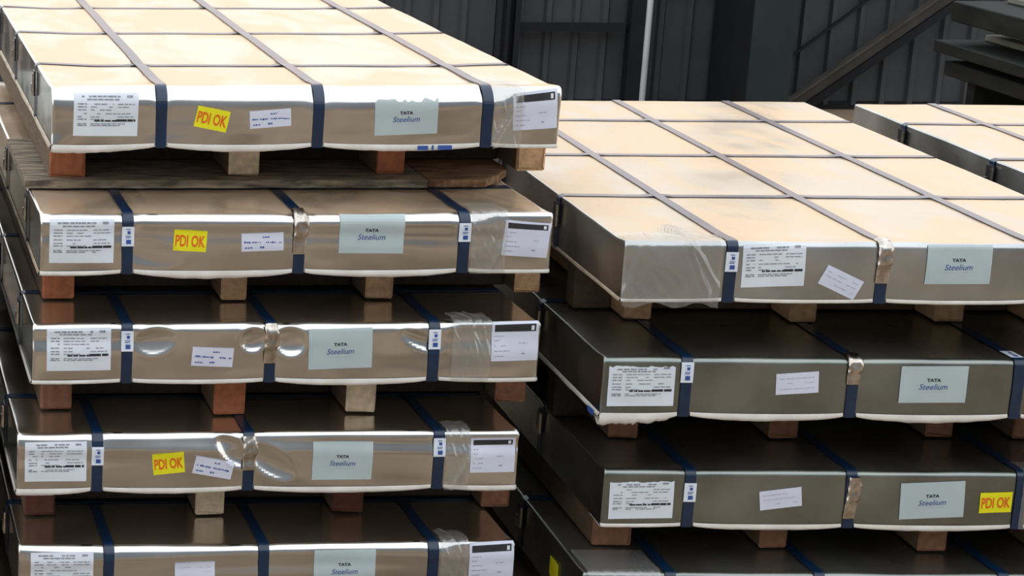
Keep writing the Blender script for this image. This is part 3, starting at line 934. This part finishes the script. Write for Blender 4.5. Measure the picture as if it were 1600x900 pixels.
# ------------------------------------------------------------------ timber skids
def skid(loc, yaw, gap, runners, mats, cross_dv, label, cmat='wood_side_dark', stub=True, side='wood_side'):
    """lengthwise runners (a0, a1, v front) with short crosspieces let in between them"""
    root = empty('timber_skid', loc, yaw)
    tag(root, label, 'skid', 'timber skids under the bundles')
    g = gap - 0.0005
    for k, ((a0, a1, v0), m) in enumerate(zip(runners, mats)):
        V, Fc = box_geo(a0, a1, v0, L - 0.06, 0, g, 0.004)
        V = [list(q) for q in V]
        rng = random.Random(len(label) * 31 + k)
        for i in range(16):                   # rough-sawn, slightly uneven end
            V[i][1] += rng.uniform(-0.004, 0.004)
            if i < 8:
                V[i][0] += rng.uniform(-0.0025, 0.0025)
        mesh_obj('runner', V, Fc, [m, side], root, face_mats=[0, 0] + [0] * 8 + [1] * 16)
    vf = max(r[2] for r in runners)
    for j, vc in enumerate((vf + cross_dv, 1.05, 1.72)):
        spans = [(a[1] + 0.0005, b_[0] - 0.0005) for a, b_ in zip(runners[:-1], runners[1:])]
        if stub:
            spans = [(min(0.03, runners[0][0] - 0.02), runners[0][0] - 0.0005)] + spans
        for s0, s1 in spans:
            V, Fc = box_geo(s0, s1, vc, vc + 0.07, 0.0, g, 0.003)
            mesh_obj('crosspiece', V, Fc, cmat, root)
    return root

def on(bundle_root, dz):
    l = bundle_root.location
    return (l.x, l.y, l.z - dz)

sk = 'timber skid with '
skid(on(L1.root, 0.124), YL, 0.124, [(0.021, 0.113, 0.241), (0.484, 0.564, 0.253), (0.874, 0.947, 0.275), (1.252, 1.328, 0.314)],
     ['wood_orange', 'wood_pale', 'wood_orange', 'wood_tan'], 0.16, sk + 'two orange, one pale and one tan runner, standing on rough planks', stub=False)
skid(on(L2.root, 0.124), YL, 0.124, [(0.03, 0.111, 0.23), (0.482, 0.549, 0.209), (0.853, 0.925, 0.216), (1.255, 1.323, 0.275)],
     ['wood_orange', 'wood_tan', 'wood_tan', 'wood_tan'], 0.08, sk + 'three tan runners, standing on the bundle with round dents', stub=False)
skid(on(L3.root, 0.1314), YL, 0.1314, [(0.041, 0.121, 0.196), (0.475, 0.556, 0.143), (0.816, 0.893, 0.157), (1.223, 1.302, 0.236)],
     ['wood_brown', 'wood_orange', 'wood_pale', 'wood_brown'], 0.09, sk + 'one pale runner among reddish brown ones, under the bundle with round dents', stub=False)
skid(on(L4.root, 0.1439), YL, 0.1439, [(0.041, 0.12, 0.216), (0.483, 0.558, 0.206), (0.844, 0.923, 0.216), (1.243, 1.317, 0.245)],
     ['wood_dark', 'wood_pale', 'wood_dark', 'wood_brown'], 0.09, sk + 'dark red runners and a chipped yellowish one, on the lowest shiny bundle', stub=False)
skid((L5.root.location.x, L5.root.location.y, 0), YL, 0.1528, [(0.04, 0.12, 0.2), (0.48, 0.56, 0.2), (0.85, 0.93, 0.2), (1.17, 1.25, 0.2)],
     ['wood_brown'] * 4, 0.1, 'timber skid standing on the floor under the lowest shiny bundle', stub=False)
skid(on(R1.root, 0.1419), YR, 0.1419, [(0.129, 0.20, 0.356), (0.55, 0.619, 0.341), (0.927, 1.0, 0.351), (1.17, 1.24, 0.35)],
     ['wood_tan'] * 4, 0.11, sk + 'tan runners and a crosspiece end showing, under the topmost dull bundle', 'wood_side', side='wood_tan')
skid(on(R2.root, 0.1539), YR, 0.1539, [(0.121, 0.199, 0.292), (0.537, 0.61, 0.295), (0.949, 1.021, 0.314), (1.17, 1.24, 0.30)],
     ['wood_brown'] * 4, 0.16, sk + 'reddish brown runners, under the dull bundle with the sagging liner')
skid(on(R3.root, 0.109), YR, 0.109, [(0.03, 0.129, 0.146), (0.454, 0.525, 0.135), (0.851, 0.925, 0.115), (1.15, 1.22, 0.13)],
     ['wood_brown'] * 4, 0.2, sk + 'a broad chipped end runner, on the lowest dull bundle', stub=False)
rs = [(0.05, 0.13, 0.1), (0.45, 0.53, 0.1), (0.85, 0.93, 0.1), (1.14, 1.22, 0.1)]
skid((R4.root.location.x, R4.root.location.y, 0), YR, 0.1042, rs, ['wood_brown'] * 4, 0.1, 'timber skid standing on the floor under the lowest dull bundle', stub=False)
for k in range(4):
    nz = (TZ[k + 1] + H) if k < 3 else 0.0
    skid((3.055, 5.024 + 0.01 * k, nz), YR, TZ[k] - nz, rs, ['wood_brown'] * 4, 0.1,
         ['timber skid under the topmost bundle of the farther stack', 'timber skid under the second highest bundle of the farther stack',
          'timber skid under the second lowest bundle of the farther stack', 'timber skid standing on the floor under the lowest bundle of the farther stack'][k], stub=False)

for k in range(4):
    nz = (NZ[k + 1] + H) if k < 3 else 0.0
    skid((NS[0], NS[1], nz), YL, NZ[k] - nz, rs, ['wood_brown'] * 4, 0.1,
         ['timber skid under the topmost bundle of the neighbouring stack', 'timber skid under the second highest bundle of the neighbouring stack',
          'timber skid under the second lowest bundle of the neighbouring stack', 'timber skid standing on the floor under the neighbouring stack'][k], stub=False)

# rough planks laid on the second shiny bundle
def plank(a0, a1, v0, v1, mat, label, ragged, seed):
    rng = random.Random(seed)
    n = 26
    V, Fc = [], []
    for i in range(n):
        q = i / (n - 1)
        fr = v0 + rng.uniform(-0.004, 0.004) + (ragged * max(0, (q - 0.55)) ** 1.5 if ragged else 0)
        for y, z in ((fr, 0), (fr + 0.002, 0.0195), (v1, 0.0195), (v1, 0)):
            V.append((a0 + (a1 - a0) * q + (rng.uniform(-0.001, 0.001) if i in (0, n - 1) else 0), y, z))
    for i in range(n - 1):
        for k in range(4):
            Fc.append((i * 4 + k, i * 4 + (k + 1) % 4, i * 4 + 4 + (k + 1) % 4, i * 4 + 4 + k))
    Fc += [(3, 2, 1, 0), tuple(n * 4 - 4 + k for k in range(4))]
    o = mesh_obj('plank', V, Fc, mat, loc=(0.2609, 5.1106, 0.9892 + H))
    o.rotation_euler = (0, 0, YL)
    tag(o, label, 'plank')
plank(-0.012, 1.020, 0.308, 0.90, 'plank_grey', 'long weathered grey plank lying on a shiny bundle under the topmost skid', 0, 5)
plank(1.024, 1.272, 0.312, 0.90, 'plank_brown', 'short brown plank with a splintered end, lying on a shiny bundle', 0.5, 6)

# ------------------------------------------------------------------ pile of beams by the wall
def beam(x, w, y0, y1, z0, h, mat, label, cat='beam', name='timber_beam', group=None):
    V, Fc = box_geo(-w / 2, w / 2, -(y1 - y0) / 2, (y1 - y0) / 2, 0, h, min(0.006, h * 0.2))
    o = mesh_obj(name, V, Fc, mat, loc=(x, (y0 + y1) / 2, z0))
    o.rotation_euler = (0, 0, rd(0.6))
    tag(o, label, cat, group)
    return o
gp = 'dark beams piled by the wall'
for k, y in enumerate((9.2, 11.6)):
    v, f = box_geo(-0.75, 0.75, -0.05, 0.05, 0, 0.10, 0.006)
    tag(mesh_obj('timber_spacer', v, f, 'beam_dark', loc=(6.30, y, 0)), 'low timber spacer on the floor under the beam pile, ' + ('far from', 'near')[k] + ' the ribbed wall', 'timber block', 'floor spacers of the beam pile')
for k in range(3):
    beam(5.78 + k * 0.42, 0.36, 8.6, 12.0 - 0.02 * k, 0.10, 0.20, 'beam_dark', 'broad dark beam lying in the bottom layer of the beam pile', group=gp)
for k, y in enumerate((9.0, 11.82)):
    v, f = box_geo(-0.62, 0.62, -0.05, 0.05, 0, 0.16, 0.006)
    tag(mesh_obj('timber_spacer', v, f, 'beam_dark', loc=(6.30, y, 0.30)), 'dark timber spacer between lower beam layers, at their end ' + ('far from', 'near')[k] + ' the ribbed wall', 'timber block', 'inner spacers of the beam pile')
for k in range(3):
    beam(5.74 + k * 0.42, 0.24, 8.6, 12.0, 0.46, 0.08, 'beam_dark', 'thin dark beam in the second layer of the beam pile', group=gp)
for k, y in enumerate((9.4, 10.9)):
    v, f = box_geo(-0.22, 0.22, -0.04, 0.04, 0, 0.045, 0.004)
    tag(mesh_obj('timber_spacer', v, f, 'wood_tan' if k else 'beam_dark', loc=(5.86, y, 0.54)), 'reddish brown timber spacer between thin dark beams' if k else 'thin dark timber spacer between thin dark beams', 'timber block')
beam(5.74, 0.34, 8.8, 12.05, 0.585, 0.065, 'beam_dark', 'flat dark beam under the pale weathered plank', group=gp)
beam(6.16, 0.34, 8.8, 12.05, 0.540, 0.100, 'beam_dark', 'flat dark beam beside the one under the pale plank', group=gp)
beam(5.87, 0.09, 8.8, 12.0, 0.650, 0.034, 'beam_pale', 'narrow pale weathered plank lying on a flat dark beam', 'plank', 'plank')
for k, y in enumerate((9.4, 11.2)):
    v, f = box_geo(-0.08, 0.08, -0.05, 0.05, 0, 0.12, 0.006)
    tag(mesh_obj('timber_spacer', v, f, 'wood_brown', loc=(6.16, y, 0.640)), 'brown timber block under the topmost dark beam, at its end ' + ('far from', 'near')[k] + ' the wall', 'timber block', 'upper blocks of the beam pile')
beam(5.96, 0.68, 8.8, 12.0, 0.760, 0.11, 'beam_dark', 'thick topmost dark beam carrying a pale plank', group=gp)
beam(6.02, 0.30, 8.8, 11.9, 0.871, 0.035, 'beam_pale', 'broad pale plank lying on the topmost dark beam', 'plank', 'plank')
